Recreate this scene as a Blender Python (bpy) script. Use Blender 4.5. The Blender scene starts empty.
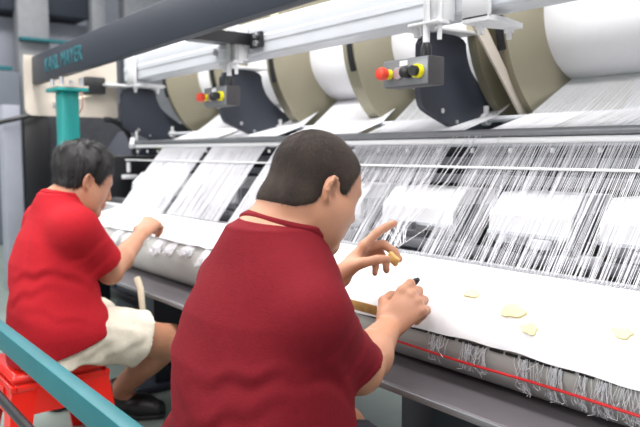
import bpy, bmesh, math, random
import numpy as np
from mathutils import Vector, Matrix
random.seed(7); rng = np.random.default_rng(7)
S = bpy.context.scene
COL = S.collection

# ------------------------------------------------------------------ materials
def lin(c):
    return tuple(((v/255)/12.92 if v/255 <= .04045 else ((v/255+.055)/1.055)**2.4) for v in c)

def mat(name, rgb, rough=.5, metal=0., noise=0., nscale=20., bump=0., bscale=80., spec=.5, sss=0., coat=0., stretch=(1, 1, 1)):
    m = bpy.data.materials.new(name); m.use_nodes = True
    nt = m.node_tree; b = nt.nodes['Principled BSDF']
    c = lin(rgb)
    b.inputs['Base Color'].default_value = (*c, 1)
    b.inputs['Roughness'].default_value = rough
    b.inputs['Metallic'].default_value = metal
    b.inputs['Specular IOR Level'].default_value = spec
    b.inputs['Coat Weight'].default_value = coat
    if sss:
        b.inputs['Subsurface Weight'].default_value = sss
        b.inputs['Subsurface Radius'].default_value = (.012, .005, .003)
        b.inputs['Subsurface Scale'].default_value = .6
    tc = nt.nodes.new('ShaderNodeTexCoord')
    mp = nt.nodes.new('ShaderNodeMapping'); mp.inputs['Scale'].default_value = stretch
    nt.links.new(tc.outputs['Object'], mp.inputs['Vector'])
    if noise:
        n = nt.nodes.new('ShaderNodeTexNoise'); n.inputs['Scale'].default_value = nscale; n.inputs['Detail'].default_value = 4
        nt.links.new(mp.outputs['Vector'], n.inputs['Vector'])
        r = nt.nodes.new('ShaderNodeValToRGB')
        r.color_ramp.elements[0].position = .3; r.color_ramp.elements[1].position = .7
        r.color_ramp.elements[0].color = (*[v*(1-noise) for v in c], 1)
        r.color_ramp.elements[1].color = (*[min(1, v*(1+noise)) for v in c], 1)
        nt.links.new(n.outputs['Fac'], r.inputs['Fac']); nt.links.new(r.outputs['Color'], b.inputs['Base Color'])
    if bump:
        n2 = nt.nodes.new('ShaderNodeTexNoise'); n2.inputs['Scale'].default_value = bscale; n2.inputs['Detail'].default_value = 3
        nt.links.new(mp.outputs['Vector'], n2.inputs['Vector'])
        bp = nt.nodes.new('ShaderNodeBump'); bp.inputs['Strength'].default_value = bump; bp.inputs['Distance'].default_value = .004
        nt.links.new(n2.outputs['Fac'], bp.inputs['Height']); nt.links.new(bp.outputs['Normal'], b.inputs['Normal'])
    return m

M = dict(
    navy=mat('navy_paint', (50, 55, 66), .42, noise=.08, nscale=6),
    navy_dark=mat('dark_navy_paint', (36, 42, 54), .5, noise=.1, nscale=5),
    alu=mat('white_lacquered_metal', (204, 207, 213), .32, noise=.03, nscale=8),
    white=mat('white_paint', (226, 226, 228), .4),
    cream=mat('cream_plate', (196, 186, 174), .45, noise=.04, nscale=9),
    steel=mat('bright_steel', (190, 192, 196), .28, metal=.8),
    grey=mat('grey_steel', (128, 130, 134), .4, metal=.5, noise=.08, nscale=12),
    midgrey=mat('mid_grey_paint', (120, 122, 126), .5, noise=.08, nscale=10),
    dark=mat('black_plastic', (24, 25, 28), .4),
    void=mat('dark_machine_inside', (46, 48, 54), .7, noise=.2, nscale=14),
    teal=mat('teal_paint', (8, 98, 106), .5, noise=.07, nscale=7),
    tealtop=mat('teal_post_paint', (24, 140, 136), .4, noise=.05, nscale=7),
    letter=mat('teal_lettering', (30, 112, 122), .5),
    flange=mat('olive_gold_anodised', (186, 178, 148), .35, noise=.04, nscale=5),
    rim=mat('worn_rim', (150, 144, 124), .4, metal=.4),
    yarn=mat('white_yarn', (238, 238, 242), .8, spec=.2),
    yarnpack=mat('wound_yarn', (224, 224, 228), .75, noise=.03, nscale=40, stretch=(30, 1, 1), bump=.1, bscale=60, spec=.2),
    fabric=mat('white_warp_cloth', (240, 240, 243), .8, noise=.02, nscale=30, bump=.15, bscale=120, stretch=(1, .2, .2), spec=.2),
    needle=None,
    roller=mat('grey_rubber_roller', (176, 175, 171), .45, noise=.06, nscale=10),
    board=mat('grey_board', (98, 94, 98), .22, noise=.05, nscale=8),
    red_cord=mat('red_cord', (200, 24, 30), .5),
    stain=mat('pale_yellow_paper', (230, 214, 166), .8, noise=.08, nscale=50),
    floor=mat('grey_green_floor', (128, 140, 134), .35, noise=.12, nscale=3),
    wall=mat('pale_grey_wall', (176, 178, 186), .7, noise=.06, nscale=1.5),
    stool=mat('red_plastic', (222, 30, 16), .35, spec=.5, coat=.2),
    knob_red=mat('red_knob', (206, 58, 34), .35),
    knob_yel=mat('yellow_ring', (226, 214, 30), .4),
    sticker=mat('yellow_green_sticker', (176, 176, 40), .5),
    tan=mat('tan_leather', (160, 118, 60), .6, noise=.15, nscale=60),
    chip=mat('tan_wax_piece', (204, 160, 92), .6, noise=.1, nscale=80),
    ivory=mat('ivory_strap', (232, 222, 196), .5),
    shirtA=mat('deep_red_cotton', (112, 21, 31), .85, noise=.06, nscale=90, bump=.25, bscale=260, spec=.15),
    shirtB=mat('bright_red_cotton', (168, 28, 38), .85, noise=.05, nscale=90, bump=.25, bscale=220, spec=.15),
    shortsB=mat('cream_cotton', (214, 206, 190), .85, noise=.07, nscale=40, bump=.3, bscale=120, spec=.15),
    shortsA=mat('charcoal_cotton', (48, 50, 58), .85, noise=.08, nscale=40, spec=.15),
    shoe=mat('black_shoe', (20, 21, 24), .4),
    sole=mat('dark_sole', (44, 44, 46), .6),
    skin=mat('skin', (180, 128, 100), .48, noise=.06, nscale=22, sss=.12, bump=.08, bscale=300),
    lip=mat('lips', (168, 96, 88), .45),
    eyew=mat('eye_white', (220, 216, 210), .2),
    iris=mat('iris', (30, 20, 14), .15),
    nail=mat('finger_nail', (222, 172, 150), .3),
    hairA=mat('cropped_dark_brown_hair', (50, 38, 31), .8, noise=.55, nscale=38, bump=.5, bscale=300, stretch=(1, .35, .35)),
    basegrey=mat('grey_green_panel', (96, 106, 104), .5, noise=.1, nscale=4),
    dark_box=mat('dark_grey_box', (70, 68, 70), .45, metal=.2, noise=.08, nscale=14),
    wall2=mat('pale_blue_grey_panel', (150, 153, 164), .6, noise=.06, nscale=4),
    grey2=mat('slate_grey_panel', (104, 110, 120), .6, noise=.06, nscale=4),
    hairB=mat('black_hair', (26, 23, 23), .42, noise=.3, nscale=70, bump=.5, bscale=220),
)

def needle_mat():
    m = bpy.data.materials.new('needle_row'); m.use_nodes = True; nt = m.node_tree; b = nt.nodes['Principled BSDF']
    tc = nt.nodes.new('ShaderNodeTexCoord'); w = nt.nodes.new('ShaderNodeTexWave'); w.bands_direction = 'X'
    w.inputs['Scale'].default_value = 45; w.inputs['Distortion'].default_value = 1.2; w.inputs['Detail'].default_value = 2
    r = nt.nodes.new('ShaderNodeValToRGB'); r.color_ramp.elements[0].color = (.16, .16, .17, 1); r.color_ramp.elements[1].color = (.62, .62, .64, 1)
    nt.links.new(tc.outputs['Object'], w.inputs['Vector']); nt.links.new(w.outputs['Fac'], r.inputs['Fac'])
    nt.links.new(r.outputs['Color'], b.inputs['Base Color']); b.inputs['Roughness'].default_value = .45
    return m
M['needle'] = needle_mat()

# ------------------------------------------------------------------ mesh helpers
def link(name, me, m=None, parent=None, smooth=True, auto=None):
    o = bpy.data.objects.new(name, me); COL.objects.link(o)
    if m is not None: me.materials.append(m)
    if parent is not None: o.parent = parent; o.matrix_parent_inverse = Matrix.Translation(-parent.location)
    if smooth:
        me.polygons.foreach_set('use_smooth', [True]*len(me.polygons))
        if auto:
            me.set_sharp_from_angle(angle=math.radians(auto))
    return o

def obj(name, bm, m, parent=None, smooth=True, auto=35):
    bmesh.ops.recalc_face_normals(bm, faces=bm.faces)
    me = bpy.data.meshes.new(name); bm.to_mesh(me); bm.free()
    return link(name, me, m, parent, smooth, auto)

def tag(o, label=None, cat=None, group=None, kind=None):
    if label: o['label'] = label
    if cat: o['category'] = cat
    if group: o['group'] = group
    if kind: o['kind'] = kind
    return o

def thing(name, loc, label, cat, group=None):
    o = bpy.data.objects.new(name, None); COL.objects.link(o); o.location = loc; o.empty_display_size = .05
    return tag(o, label, cat, group, 'thing')

def box(bm, x0, x1, y0, y1, z0, z1, bev=0., rot=None, seg=2):
    r = bmesh.ops.create_cube(bm, size=1); vs = r['verts']
    for v in vs:
        v.co = Vector(((x0+x1)/2+v.co.x*(x1-x0), (y0+y1)/2+v.co.y*(y1-y0), (z0+z1)/2+v.co.z*(z1-z0)))
    if bev:
        es = list({e for v in vs for e in v.link_edges})
        r = bmesh.ops.bevel(bm, geom=es, offset=bev, segments=seg, affect='EDGES', profile=.5)
        vs = list({v for f in r['faces'] for v in f.verts} | {v for v in vs if v.is_valid})
    if rot:
        piv, ang, ax = rot
        bmesh.ops.rotate(bm, verts=vs, cent=piv, matrix=Matrix.Rotation(ang, 3, ax))
    return vs

def frame_to(d):
    d = Vector(d).normalized()
    a = Vector((0, 0, 1)) if abs(d.z) < .9 else Vector((1, 0, 0))
    u = d.cross(a).normalized(); v = d.cross(u)
    return u, v

def tube(bm, pts, rad, seg=12, caps=True):
    pts = [Vector(p) for p in pts]; n = len(pts)
    if not isinstance(rad, (list, tuple)): rad = [rad]*n
    rings = []; u0 = None
    for i, p in enumerate(pts):
        d = (pts[min(i+1, n-1)]-pts[max(i-1, 0)])
        if u0 is None: u, v = frame_to(d)
        else:
            dn = d.normalized(); u = (u0-dn*u0.dot(dn)).normalized(); v = dn.cross(u)
        u0 = u
        rings.append([bm.verts.new(p+(u*math.cos(2*math.pi*k/seg)+v*math.sin(2*math.pi*k/seg))*rad[i]) for k in range(seg)])
    for a, b in zip(rings, rings[1:]):
        for k in range(seg):
            bm.faces.new((a[k], a[(k+1) % seg], b[(k+1) % seg], b[k]))
    if caps:
        bm.faces.new(rings[0][::-1]); bm.faces.new(rings[-1])

def prism(bm, poly, axis, lo, hi):
    """extrude a polygon (list of 2-tuples) along axis; X: poly=(y,z); Y: poly=(x,z); Z: poly=(x,y)"""
    def P(a, b, t): return {'X': (t, a, b), 'Y': (a, t, b), 'Z': (a, b, t)}[axis]
    A = [bm.verts.new(P(a, b, lo)) for a, b in poly]; B = [bm.verts.new(P(a, b, hi)) for a, b in poly]
    n = len(poly)
    bm.faces.new(A); bm.faces.new(B[::-1])
    for i in range(n): bm.faces.new((A[i], A[(i+1) % n], B[(i+1) % n], B[i]))

def smooth_poly(pts, it=2):
    for _ in range(it):
        q = []
        for i in range(len(pts)):
            a, b = pts[i], pts[(i+1) % len(pts)]
            q.append((a[0]*.75+b[0]*.25, a[1]*.75+b[1]*.25)); q.append((a[0]*.25+b[0]*.75, a[1]*.25+b[1]*.75))
        pts = q
    return pts

def lathe(bm, prof, c, seg=96):
    """revolve (x, r) profile around the X axis through c=(y,z)"""
    rings = []
    for x, r in prof:
        rings.append([bm.verts.new((x, c[0]+r*math.cos(2*math.pi*k/seg), c[1]+r*math.sin(2*math.pi*k/seg))) for k in range(seg)])
    for a, b in zip(rings, rings[1:]):
        for k in range(seg): bm.faces.new((a[k], a[(k+1) % seg], b[(k+1) % seg], b[k]))
    bm.faces.new(rings[0]); bm.faces.new(rings[-1][::-1])

def part(name, m, parent, fn, **kw):
    bm = bmesh.new(); fn(bm); return obj(name, bm, M[m] if isinstance(m, str) else m, parent, **kw)
def tubes_mesh(name, lines, rad, m, parent=None):
    """many thin three-sided threads in one mesh; lines: list of (n,3) arrays"""
    V = []; Fc = []; base = 0
    for L in lines:
        L = np.asarray(L, float); n = len(L)
        d = np.gradient(L, axis=0); d /= np.linalg.norm(d, axis=1)[:, None]+1e-9
        a = np.where(np.abs(d[:, 2:3]) < .9, np.array([[0, 0, 1.]]), np.array([[1., 0, 0]]))
        u = np.cross(d, a); u /= np.linalg.norm(u, axis=1)[:, None]; v = np.cross(d, u)
        for k in range(3):
            t = 2*math.pi*k/3; V.append(L+(u*math.cos(t)+v*math.sin(t))*rad)
        for i in range(n-1):
            for k in range(3):
                k2 = (k+1) % 3
                Fc.append((base+k*n+i, base+k2*n+i, base+k2*n+i+1, base+k*n+i+1))
        base += 3*n
    me = bpy.data.meshes.new(name); me.from_pydata(np.concatenate(V).tolist(), [], Fc); me.update()
    return link(name, me, m, parent, smooth=True)

# ------------------------------------------------------------------ setting
def struct(name, m, fn):
    o = part(name, m, None, fn); o['kind'] = 'structure'; return o
struct('floor', 'floor', lambda b: box(b, -13, 4, -5, 7.2, -.1, 0))
struct('wall_back', 'wall', lambda b: box(b, -13, 4, 7, 7.15, 0, 5))
struct('wall_left', 'wall', lambda b: box(b, -13.15, -13, -5, 7.15, 0, 5))


def dup(root, dx, label=None, dy=0, dz=0):
    r = root.copy(); COL.objects.link(r); r.location = root.location+Vector((dx, dy, dz))
    if label: r['label'] = label
    def kids(o, n):
        for ch in [c for c in bpy.data.objects if c.parent == o]:
            c = ch.copy(); COL.objects.link(c); c.parent = n; c.matrix_parent_inverse = ch.matrix_parent_inverse.copy()
            kids(ch, c)
    kids(root, r)
    return r

# ------------------------------------------------------------------ the knitting machine: one frame with its fixed parts
XL, XR = -4.12, .75
mach = thing('knitting_machine', (-1.7, 1.6, 0), 'long warp knitting machine with white top beam, navy arms and grey roller', 'machine')
def crossbeam(b):
    pr = [(1.50, 1.407), (1.505, 1.400), (1.60, 1.400), (1.62, 1.43), (1.62, 1.52), (1.60, 1.535), (1.51, 1.535), (1.50, 1.525), (1.50, 1.475), (1.497, 1.47), (1.497, 1.45), (1.50, 1.445)]
    prism(b, pr, 'X', -3.62, XR)
beam = part('top_beam', 'alu', mach, crossbeam, smooth=False)
def face_bolts(x, z, y=1.497, gap=.03):
    for k in (0, 1):
        b = bmesh.new(); tube(b, [(x+k*gap*.3, y+.006, z+k*gap), (x+k*gap*.3, y-.012, z+k*gap)], .009, 12)
        obj('bolt', b, M['steel'], beam)
face_bolts(-1.36, 1.452); face_bolts(-2.62, 1.44, gap=.012)

ARM = smooth_poly([(1.66, 1.42), (1.66, 1.30), (1.66, 1.175), (1.715, 1.145), (1.87, 1.086), (2.02, 1.083), (2.12, 1.108), (2.095, 1.16), (1.915, 1.275), (1.875, 1.35), (1.87, 1.42)], 2)
ARM = [(1.672+(y-1.66)*1.06, z) for y, z in ARM]
for i, ax in enumerate((-1.603, -2.89, -4.10, -.30)):
    a = part('support_arm', 'navy', mach, lambda b: prism(b, ARM, 'X', ax-.013, ax+.013), auto=30)
    for yy, zz, rr in ((1.775, 1.16, .009), (1.85, 1.125, .006)):
        part('bolt', 'steel', a, lambda b: tube(b, [(ax+.008, yy, zz), (ax+.02, yy, zz)], rr, 10))
    part('arm_flange', 'white', a, lambda b: box(b, ax-.06, ax+.06, 1.56, 1.9, 1.418, 1.43, .004))
    part('rod_clamp', 'white', a, lambda b: (lathe(b, [(ax+.013, .022), (ax+.035, .022), (ax+.035, .012), (ax+.015, .012)], (2.0, 1.137), 20), box(b, ax+.015, ax+.033, 1.994, 2.006, 1.155, 1.185, .002)))
# L-shaped hanger brackets under the white beam with two bolts
for hx in (-1.21, -3.48):
    h = part('hanger_bracket', 'white', mach, lambda b: (box(b, hx-.045, hx+.045, 1.475, 1.49, 1.372, 1.52, .004),
        prism(b, [(hx-.045, 1.475), (hx+.045, 1.475), (hx+.045, 1.55), (hx+.02, 1.66), (hx-.02, 1.66), (hx-.045, 1.55)], 'Z', 1.366, 1.38)))
    for by in (1.50, 1.625):
        part('bolt', 'white', h, lambda b: (tube(b, [(hx, by, 1.372), (hx, by, 1.352)], .014, 6), tube(b, [(hx, by, 1.352), (hx, by, 1.335)], .008, 10)))
# diagonal light struts beside the nearest bearing gap
for sx, y0, y1 in ((-1.452, 1.80, 2.06),):
    part('strut_plate', 'cream', mach, lambda b: prism(b, [(1.755, 1.43), (1.82, 1.43), (2.095, 1.115), (2.075, 1.09)], 'X', sx-.004, sx+.004), smooth=False)

# rods the yarn sheets run over
part('guide_tube', 'grey', mach, lambda b: tube(b, [(-3.98, 1.7, 1.077), (XR, 1.7, 1.077)], .0125, 16))
part('tension_rod', 'alu', mach, lambda b: tube(b, [(XL, 2.0, 1.137), (XR, 2.0, 1.137)], .011, 14))
part('slim_rod', 'white', mach, lambda b: tube(b, [(-3.95, 1.63, .975), (XR, 1.63, .975)], .004, 8))
part('lower_tube', 'white', mach, lambda b: tube(b, [(-3.98, 1.694, 1.0545), (XR, 1.694, 1.0545)], .0095, 12))
for i, x in enumerate(np.arange(-3.9, .7, .14)):
    part('thread_eyelet', 'white', mach, lambda b: (tube(b, [(x, 1.685, 1.018), (x, 1.685, 1.032)], .006, 8)))

# inside of the machine behind the yarn
part('inner_back_panel', 'void', mach, lambda b: box(b, XL, XR, 1.95, 1.99, .45, 1.04))
part('inner_shelf', 'midgrey', mach, lambda b: box(b, XL, XR, 1.48, 1.95, .60, .66))
for (y, z, w, h, m) in ((1.90, .985, .05, .035, 'grey'), (1.84, .93, .04, .03, 'midgrey'), (1.90, 1.03, .04, .02, 'dark'), (1.72, .80, .06, .025, 'grey'), (1.58, .735, .04, .03, 'grey'), (1.66, .70, .05, .03, 'midgrey'), (1.53, .70, .025, .02, 'alu')):
    part('cross_bar', m, mach, lambda b: box(b, XL, XR, y-w/2, y+w/2, z-h/2, z+h/2, .004))
xs = [-1.70, -1.252, -.90]
wx = [(-1.69, -1.38), (-1.245, -.985), (-.905, -.64)] + [(-1.69-.42*k, -1.38-.42*k) for k in range(1, 6)] + [(-.50, -.22), (-.1, .18)]
for a, b_ in wx:
    w = part('guide_housing', 'white', mach, lambda b: prism(b, [(1.60, .80), (1.60, .845), (1.66, .905), (1.80, .905), (1.80, .76), (1.63, .76)], 'X', a, b_), smooth=False)
    part('housing_foot', 'grey', w, lambda b: (box(b, a+.02, b_-.02, 1.63, 1.74, .715, .76, .004), box(b, a-.012, a, 1.62, 1.80, .72, .88, .002)))
    part('end_cap', 'grey', w, lambda b: box(b, b_, b_+.03, 1.61, 1.78, .74, .86, .006))
    part('cover_lip', 'alu', w, lambda b: box(b, a, b_, 1.592, 1.60, .79, .80))
# small metal fittings down in the knitting zone
for i in range(70):
    x = rng.uniform(-3.6, .4); y = rng.uniform(1.53, 1.62); z = .742+rng.uniform(0, .05)
    s = rng.uniform(.012, .03)
    part('guide_block', ('alu', 'grey', 'dark', 'steel')[i % 4], mach, lambda b: box(b, x-s, x+s, y-.012, y+.012, z-.012, z+.012, .003, rot=((x, y, z), rng.uniform(-.4, .4), 'Z')))
for (x0, x1) in ((-3.9, XR),):
    part('needle_bar', 'needle', mach, lambda b: prism(b, [(1.425, .700), (1.43, .712), (1.47, .722), (1.50, .722), (1.50, .690), (1.43, .688)], 'X', x0, x1), smooth=False)
part('needle_tips', 'alu', mach, lambda b: [box(b, x-.0012, x+.0012, 1.442, 1.446, .715, .729) for x in np.arange(-2.4, .3, .011)], smooth=False)['kind'] = 'stuff'

# take-up roller, board, lower frame
RY, RZ, RR = 1.31, .585, .105
part('takeup_roller', 'roller', mach, lambda b: lathe(b, [(-3.85, .02), (-3.85, RR-.004), (-3.846, RR), (XR-.004, RR), (XR, RR-.004), (XR, .02)], (RY, RZ), 72), auto=30)
part('front_board', 'board', mach, lambda b: prism(b, [(1.085, .470), (1.085, .482), (1.09, .486), (1.42, .478), (1.42, .466)], 'X', -4.0, XR), smooth=False)
part('board_edge', 'midgrey', mach, lambda b: box(b, -4.0, XR, 1.080, 1.0855, .470, .484, .001))
part('base_panel', 'navy_dark', mach, lambda b: box(b, XL, -2.35, 1.62, 1.66, 0.0, .60))
part('apron_panel', 'midgrey', mach, lambda b: box(b, XL, XR, 1.44, 1.47, .48, .69))
for lx in (-3.75, -2.75, -1.16, .35):
    l = part('leg_column', 'navy_dark', mach, lambda b: box(b, lx-.055, lx+.055, 1.22, 1.42, 0, .468, .006))
    part('bolt', 'steel', l, lambda b: (tube(b, [(lx-.055, 1.28, .33), (lx-.072, 1.28, .33)], .017, 12), tube(b, [(lx-.072, 1.28, .33), (lx-.08, 1.28, .33)], .008, 6)))
for lx in (-3.75, -2.75, -1.16, .35):
    part('leg_foot', 'navy_dark', mach, lambda b: box(b, lx-.09, lx+.09, 1.12, 1.5, 0, .03, .006))
part('drive_shaft', 'dark', mach, lambda b: tube(b, [(-4.0, 1.5, .2), (-2.4, 1.5, .2)], .03, 16))
part('junction_box', 'dark', mach, lambda b: (box(b, -3.35, -3.15, 1.5, 1.62, .2, .42, .01), box(b, -3.0, -2.9, 1.5, 1.62, .05, .36, .01)))
part('pedal_bar', 'dark', mach, lambda b: tube(b, [(-3.9, 1.3, .11), (-1.9, 1.3, .11)], .016, 12))
# end housing on the far left
hous = part('end_housing', 'navy', mach, lambda b: prism(b, smooth_poly([(1.62, 0), (1.62, .70), (1.78, .98), (1.95, 1.22), (2.9, 1.25), (2.9, 0)], 1), 'X', -4.75, -4.16), auto=25)
def arc(b):
    tube(b, [(-4.145, 1.60+.17*math.sin(t), .98+.24*math.cos(t)) for t in np.linspace(-.1, 1.7, 16)], .017, 10)
part('door_seal', 'dark', hous, arc)
part('warning_sticker', 'sticker', hous, lambda b: box(b, -4.158, -4.154, 1.93, 2.02, 1.02, 1.075))
part('side_bracket', 'white', mach, lambda b: (tube(b, [(-4.0, 1.70, 1.10), (-3.93, 1.66, 1.055)], .016, 8), tube(b, [(-3.98, 1.66, .90), (-3.98, 1.66, .96)], .012, 8), box(b, -4.0, -3.94, 1.62, 1.70, .86, .885, .004), tube(b, [(-3.99, 1.72, 1.08), (-3.99, 1.72, 1.15)], .008, 8)))
part('edge_rod', 'white', mach, lambda b: tube(b, [(-4.02, 1.40, .745), (-3.0, 1.40, .742)], .007, 8))
part('end_bracket', 'dark', mach, lambda b: box(b, -4.1, -4.02, 1.45, 1.95, .55, 1.0, .01))

# ------------------------------------------------------------------ warp beams (spools)
SY, SZ, DR, FR = 2.335, 1.515, .235, .45
def flange_prof(x, t=.018):
    return [(x-t/2, .05), (x-t/2, FR-.012), (x-t*.9, FR-.008), (x-t*.9, FR), (x+t*.9, FR), (x+t*.9, FR-.008), (x+t/2, FR-.012), (x+t/2, .05)]
spools = [(-1.44, -.86, 'nearest yarn spool with olive flange, at the upper right'),
          (-2.19, -1.565, 'yarn spool right behind the nearer push-button box'),
          (-2.77, -2.225, 'yarn spool just right of the middle navy arm'),
          (-3.34, -2.80, 'yarn spool mostly hidden behind the middle navy arm'),
          (-3.93, -3.37, 'farthest yarn spool, left of the farther push-button box'),
          (-.73, -.14, 'yarn spool past the right edge of the photo')]
for x0, x1, lab in spools:
    sp = thing('yarn_spool', ((x0+x1)/2, SY, SZ), lab, 'yarn spool', 'yarn spools in a row behind the top beam')
    part('yarn_winding', 'yarnpack', sp, lambda b: lathe(b, [(x0, .06), (x0, DR), (x1, DR), (x1, .06)], (SY, SZ), 96))
    for x in (x0, x1):
        fl = part('flange', 'flange', sp, lambda b: lathe(b, flange_prof(x), (SY, SZ), 128), auto=25)
        part('flange_rim', 'rim', fl, lambda b: lathe(b, [(x-.018, FR-.004), (x-.018, FR+.004), (x+.018, FR+.004), (x+.018, FR-.004)], (SY, SZ), 128), auto=25)
    part('sensor_strip', 'dark', sp, lambda b: [tube(b, [(x0-.004, SY-(FR+.006)*math.cos(t), SZ+(FR+.006)*math.sin(t)) for t in np.linspace(-.35, .15, 10)], .014, 8)])
    part('axle', 'steel', sp, lambda b: tube(b, [(x0-.03, SY, SZ), (x1+.03, SY, SZ)], .05, 20))

# ------------------------------------------------------------------ yarn sheets
sections = [(-3.93, -3.37, -3.58, -3.07, 330), (-3.34, -2.80, -3.02, -2.54, 320), (-2.77, -2.225, -2.45, -2.00, 300), (-2.19, -1.565, -1.94, -1.475, 200), (-1.44, -.86, -1.37, -.80, 215), (-.73, -.14, -.78, -.15, 215)]
names = ['leftmost dense white yarn sheet, nearest the far man', 'dense white yarn sheet, second from the left end', 'white yarn sheet left of the near man\'s head', 'yarn sheet just right of the near man\'s face', 'wide loose yarn sheet at the right, from the nearest beam', 'yarn sheet past the right edge']
for (bx0, bx1, rx0, rx1, n), nm in zip(sections, names):
    lines = []
    loose = rx0 > -2.0
    for i in range(n):
        t = (i+.5)/n
        xb = bx0+.02+(bx1-bx0-.04)*t
        clump = .010*math.sin(t*37)+.006*math.sin(t*91+1)
        xr = rx0+(rx1-rx0)*t+rng.normal(0, .0015)
        # near sheets: threads gather in bundles and cross a little on their way down
        xc = rx0-.01+(rx1-rx0+.02)*t+(clump if loose else clump*.45)+rng.normal(0, .0035 if loose else .002)
        if loose and rng.random() < .06: xc += rng.normal(0, .03)
        yc = 1.445+rng.uniform(-.006, .006); zc = .728
        th = -math.pi/2-.23
        P = [(xb, SY+DR*math.cos(th+.5), SZ+(DR+.001)*math.sin(th+.5)), (xb, SY+DR*math.cos(th), SZ+(DR+.001)*math.sin(th))]
        x2 = xb*.45+xr*.55
        P += [(x2, 1.998, 1.149), (xr, 1.724, 1.082)]
        P += [(xr, 1.7165, 1.070)]
        for s in (.25, .5, .75):
            xx = xr+(xc-xr)*s; yy = 1.7165+(yc-1.7165)*s; zz = 1.070+(zc-1.070)*s
            sag = .006*math.sin(s*math.pi)*(1 if not loose else rng.uniform(.3, 2.2))
            P.append((xx, yy-sag*.8, zz-sag*.5))
        P.append((xc, yc, zc))
        lines.append(P)
    o = tubes_mesh('warp_yarn', lines, .00075 if loose else .0011, M['yarn'])
    tag(o, nm, 'yarn', None, 'stuff')
# stray single threads pulled toward the near man's hand
L = []
for k in range(10):
    x = -1.36+.02*k*rng.uniform(.5, 1.2)-.12
    L.append([(x+.02, 1.69, 1.07), (x-.02, 1.6, .93), (x-.06, 1.46, .80), (-1.28+.01*k*.3, 1.27, .77+.002*k)])
tag(tubes_mesh('stray_threads', L, .0009, M['yarn']), 'few stray white threads drawn down to the near man\'s raised hand', 'thread', None, 'stuff')

# ------------------------------------------------------------------ knitted cloth over the roller, tufts, cord
def cloth(name, x0, x1, zend, seed, label, wav=.003):
    r_ = np.random.default_rng(seed)
    prof = [(1.432, .7165), (1.415, .713), (1.39, .7055), (1.365, .699)]
    R_ = RR+.006
    a0 = math.radians(68); a1 = math.acos(0)  # angles measured from -Y towards +Z
    th_end = math.asin((zend-RZ)/R_)
    for t in np.linspace(math.radians(66), th_end, 22):
        prof.append((RY-R_*math.cos(t), RZ+R_*math.sin(t)))
    nx = int((x1-x0)/.012)+1
    bm = bmesh.new(); ph = r_.uniform(0, 6, 4)
    grid = []
    for i in range(nx):
        x = x0+(x1-x0)*i/(nx-1); row = []
        for j, (y, z) in enumerate(prof):
            f = j/(len(prof)-1)
            w = wav*(math.sin(x*31+ph[0])*.5+math.sin(x*57+ph[1]+f*2)*.35+math.sin(x*13+ph[2])*.4)*f
            end = (.010*math.sin(x*9+ph[3])+.004*math.sin(x*43)) * max(0, f-.8)*5
            dy, dz = (y-RY), (z-RZ); l = math.hypot(dy, dz)
            row.append(bm.verts.new((x, y+dy/l*(w+wav), z+dz/l*(w+wav)+end*.35)))
        grid.append(row)
    for a, b in zip(grid, grid[1:]):
        for j in range(len(prof)-1): bm.faces.new((a[j], a[j+1], b[j+1], b[j]))
    geom = bmesh.ops.extrude_face_region(bm, geom=bm.faces[:])
    for v in [g for g in geom['geom'] if isinstance(g, bmesh.types.BMVert)]:
        dy, dz = v.co.y-RY, v.co.z-RZ; l = math.hypot(dy, dz); v.co.y += dy/l*.004; v.co.z += dz/l*.004
    o = obj(name, bm, M['fabric'], None, auto=60)
    return tag(o, label, 'cloth')
cloth('knitted_cloth', -2.02, XR-.05, .596, 3, 'white knitted cloth draped over the near half of the grey roller')
cloth('knitted_cloth', -3.62, -2.03, .662, 5, 'white knitted cloth over the far end of the roller, between the two men', .005)

def slit(b):
    R_ = RR+.003
    for k in range(60):
        x = -1.9+k*.043+rng.uniform(-.004, .004); w = rng.uniform(.014, .021)
        box(b, x-w, x+w, RY-R_*.995-.004, RY-R_*.995+.003, .588, .5935, .001)
part('slit_shade', 'dark', mach, slit, smooth=False)  # dark pieces stand in for the shaded slit under the cloth's edge

def tuft(x, n, seed, ztop, zlow, spread):
    r_ = np.random.default_rng(seed); lines = []
    for k in range(n):
        xs_ = x+r_.normal(0, spread*.5); xe = xs_-.02*r_.random()+r_.normal(0, spread*.55)
        zl = zlow+abs(r_.normal(0, .012)); P = []
        for s in np.linspace(0, 1, 7):
            z = ztop+(zl-ztop)*s
            yy = RY-math.sqrt(max(RR**2-(z-RZ)**2, 0))-.004-abs(r_.normal(0, .002))-.007*s
            P.append((xs_+(xe-xs_)*s+r_.normal(0, .003)*s, yy, z))
        if r_.random() < .5:
            P.append((P[-1][0]+r_.normal(0, .012), P[-1][1]-.004, zl+r_.uniform(-.008, .012)))
        lines.append(P)
    return lines
tx = [(-1.235, 10, .53), (-1.085, 9, .515), (-1.055, 6, .545), (-.985, 16, .522), (-.945, 13, .528), (-.838, 13, .508), (-.805, 7, .53), (-.760, 20, .508), (-.700, 12, .512), (-.655, 16, .505), (-.610, 12, .512), (-.57, 12, .51)]
order = ['first', 'second', 'third', 'fourth', 'fifth', 'sixth', 'seventh', 'eighth', 'ninth', 'tenth', 'eleventh', 'last']
for i, (x, n, zl) in enumerate(tx):
    o = tubes_mesh('yarn_tuft', tuft(x, int(n*1.2), 20+i, .592, zl, .018), .0008, M['yarn'])
    tag(o, f'{order[i]} yarn tuft under the near cloth, rightward from the near man\'s elbow', 'yarn tuft', 'yarn tufts hanging over the roller')
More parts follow.
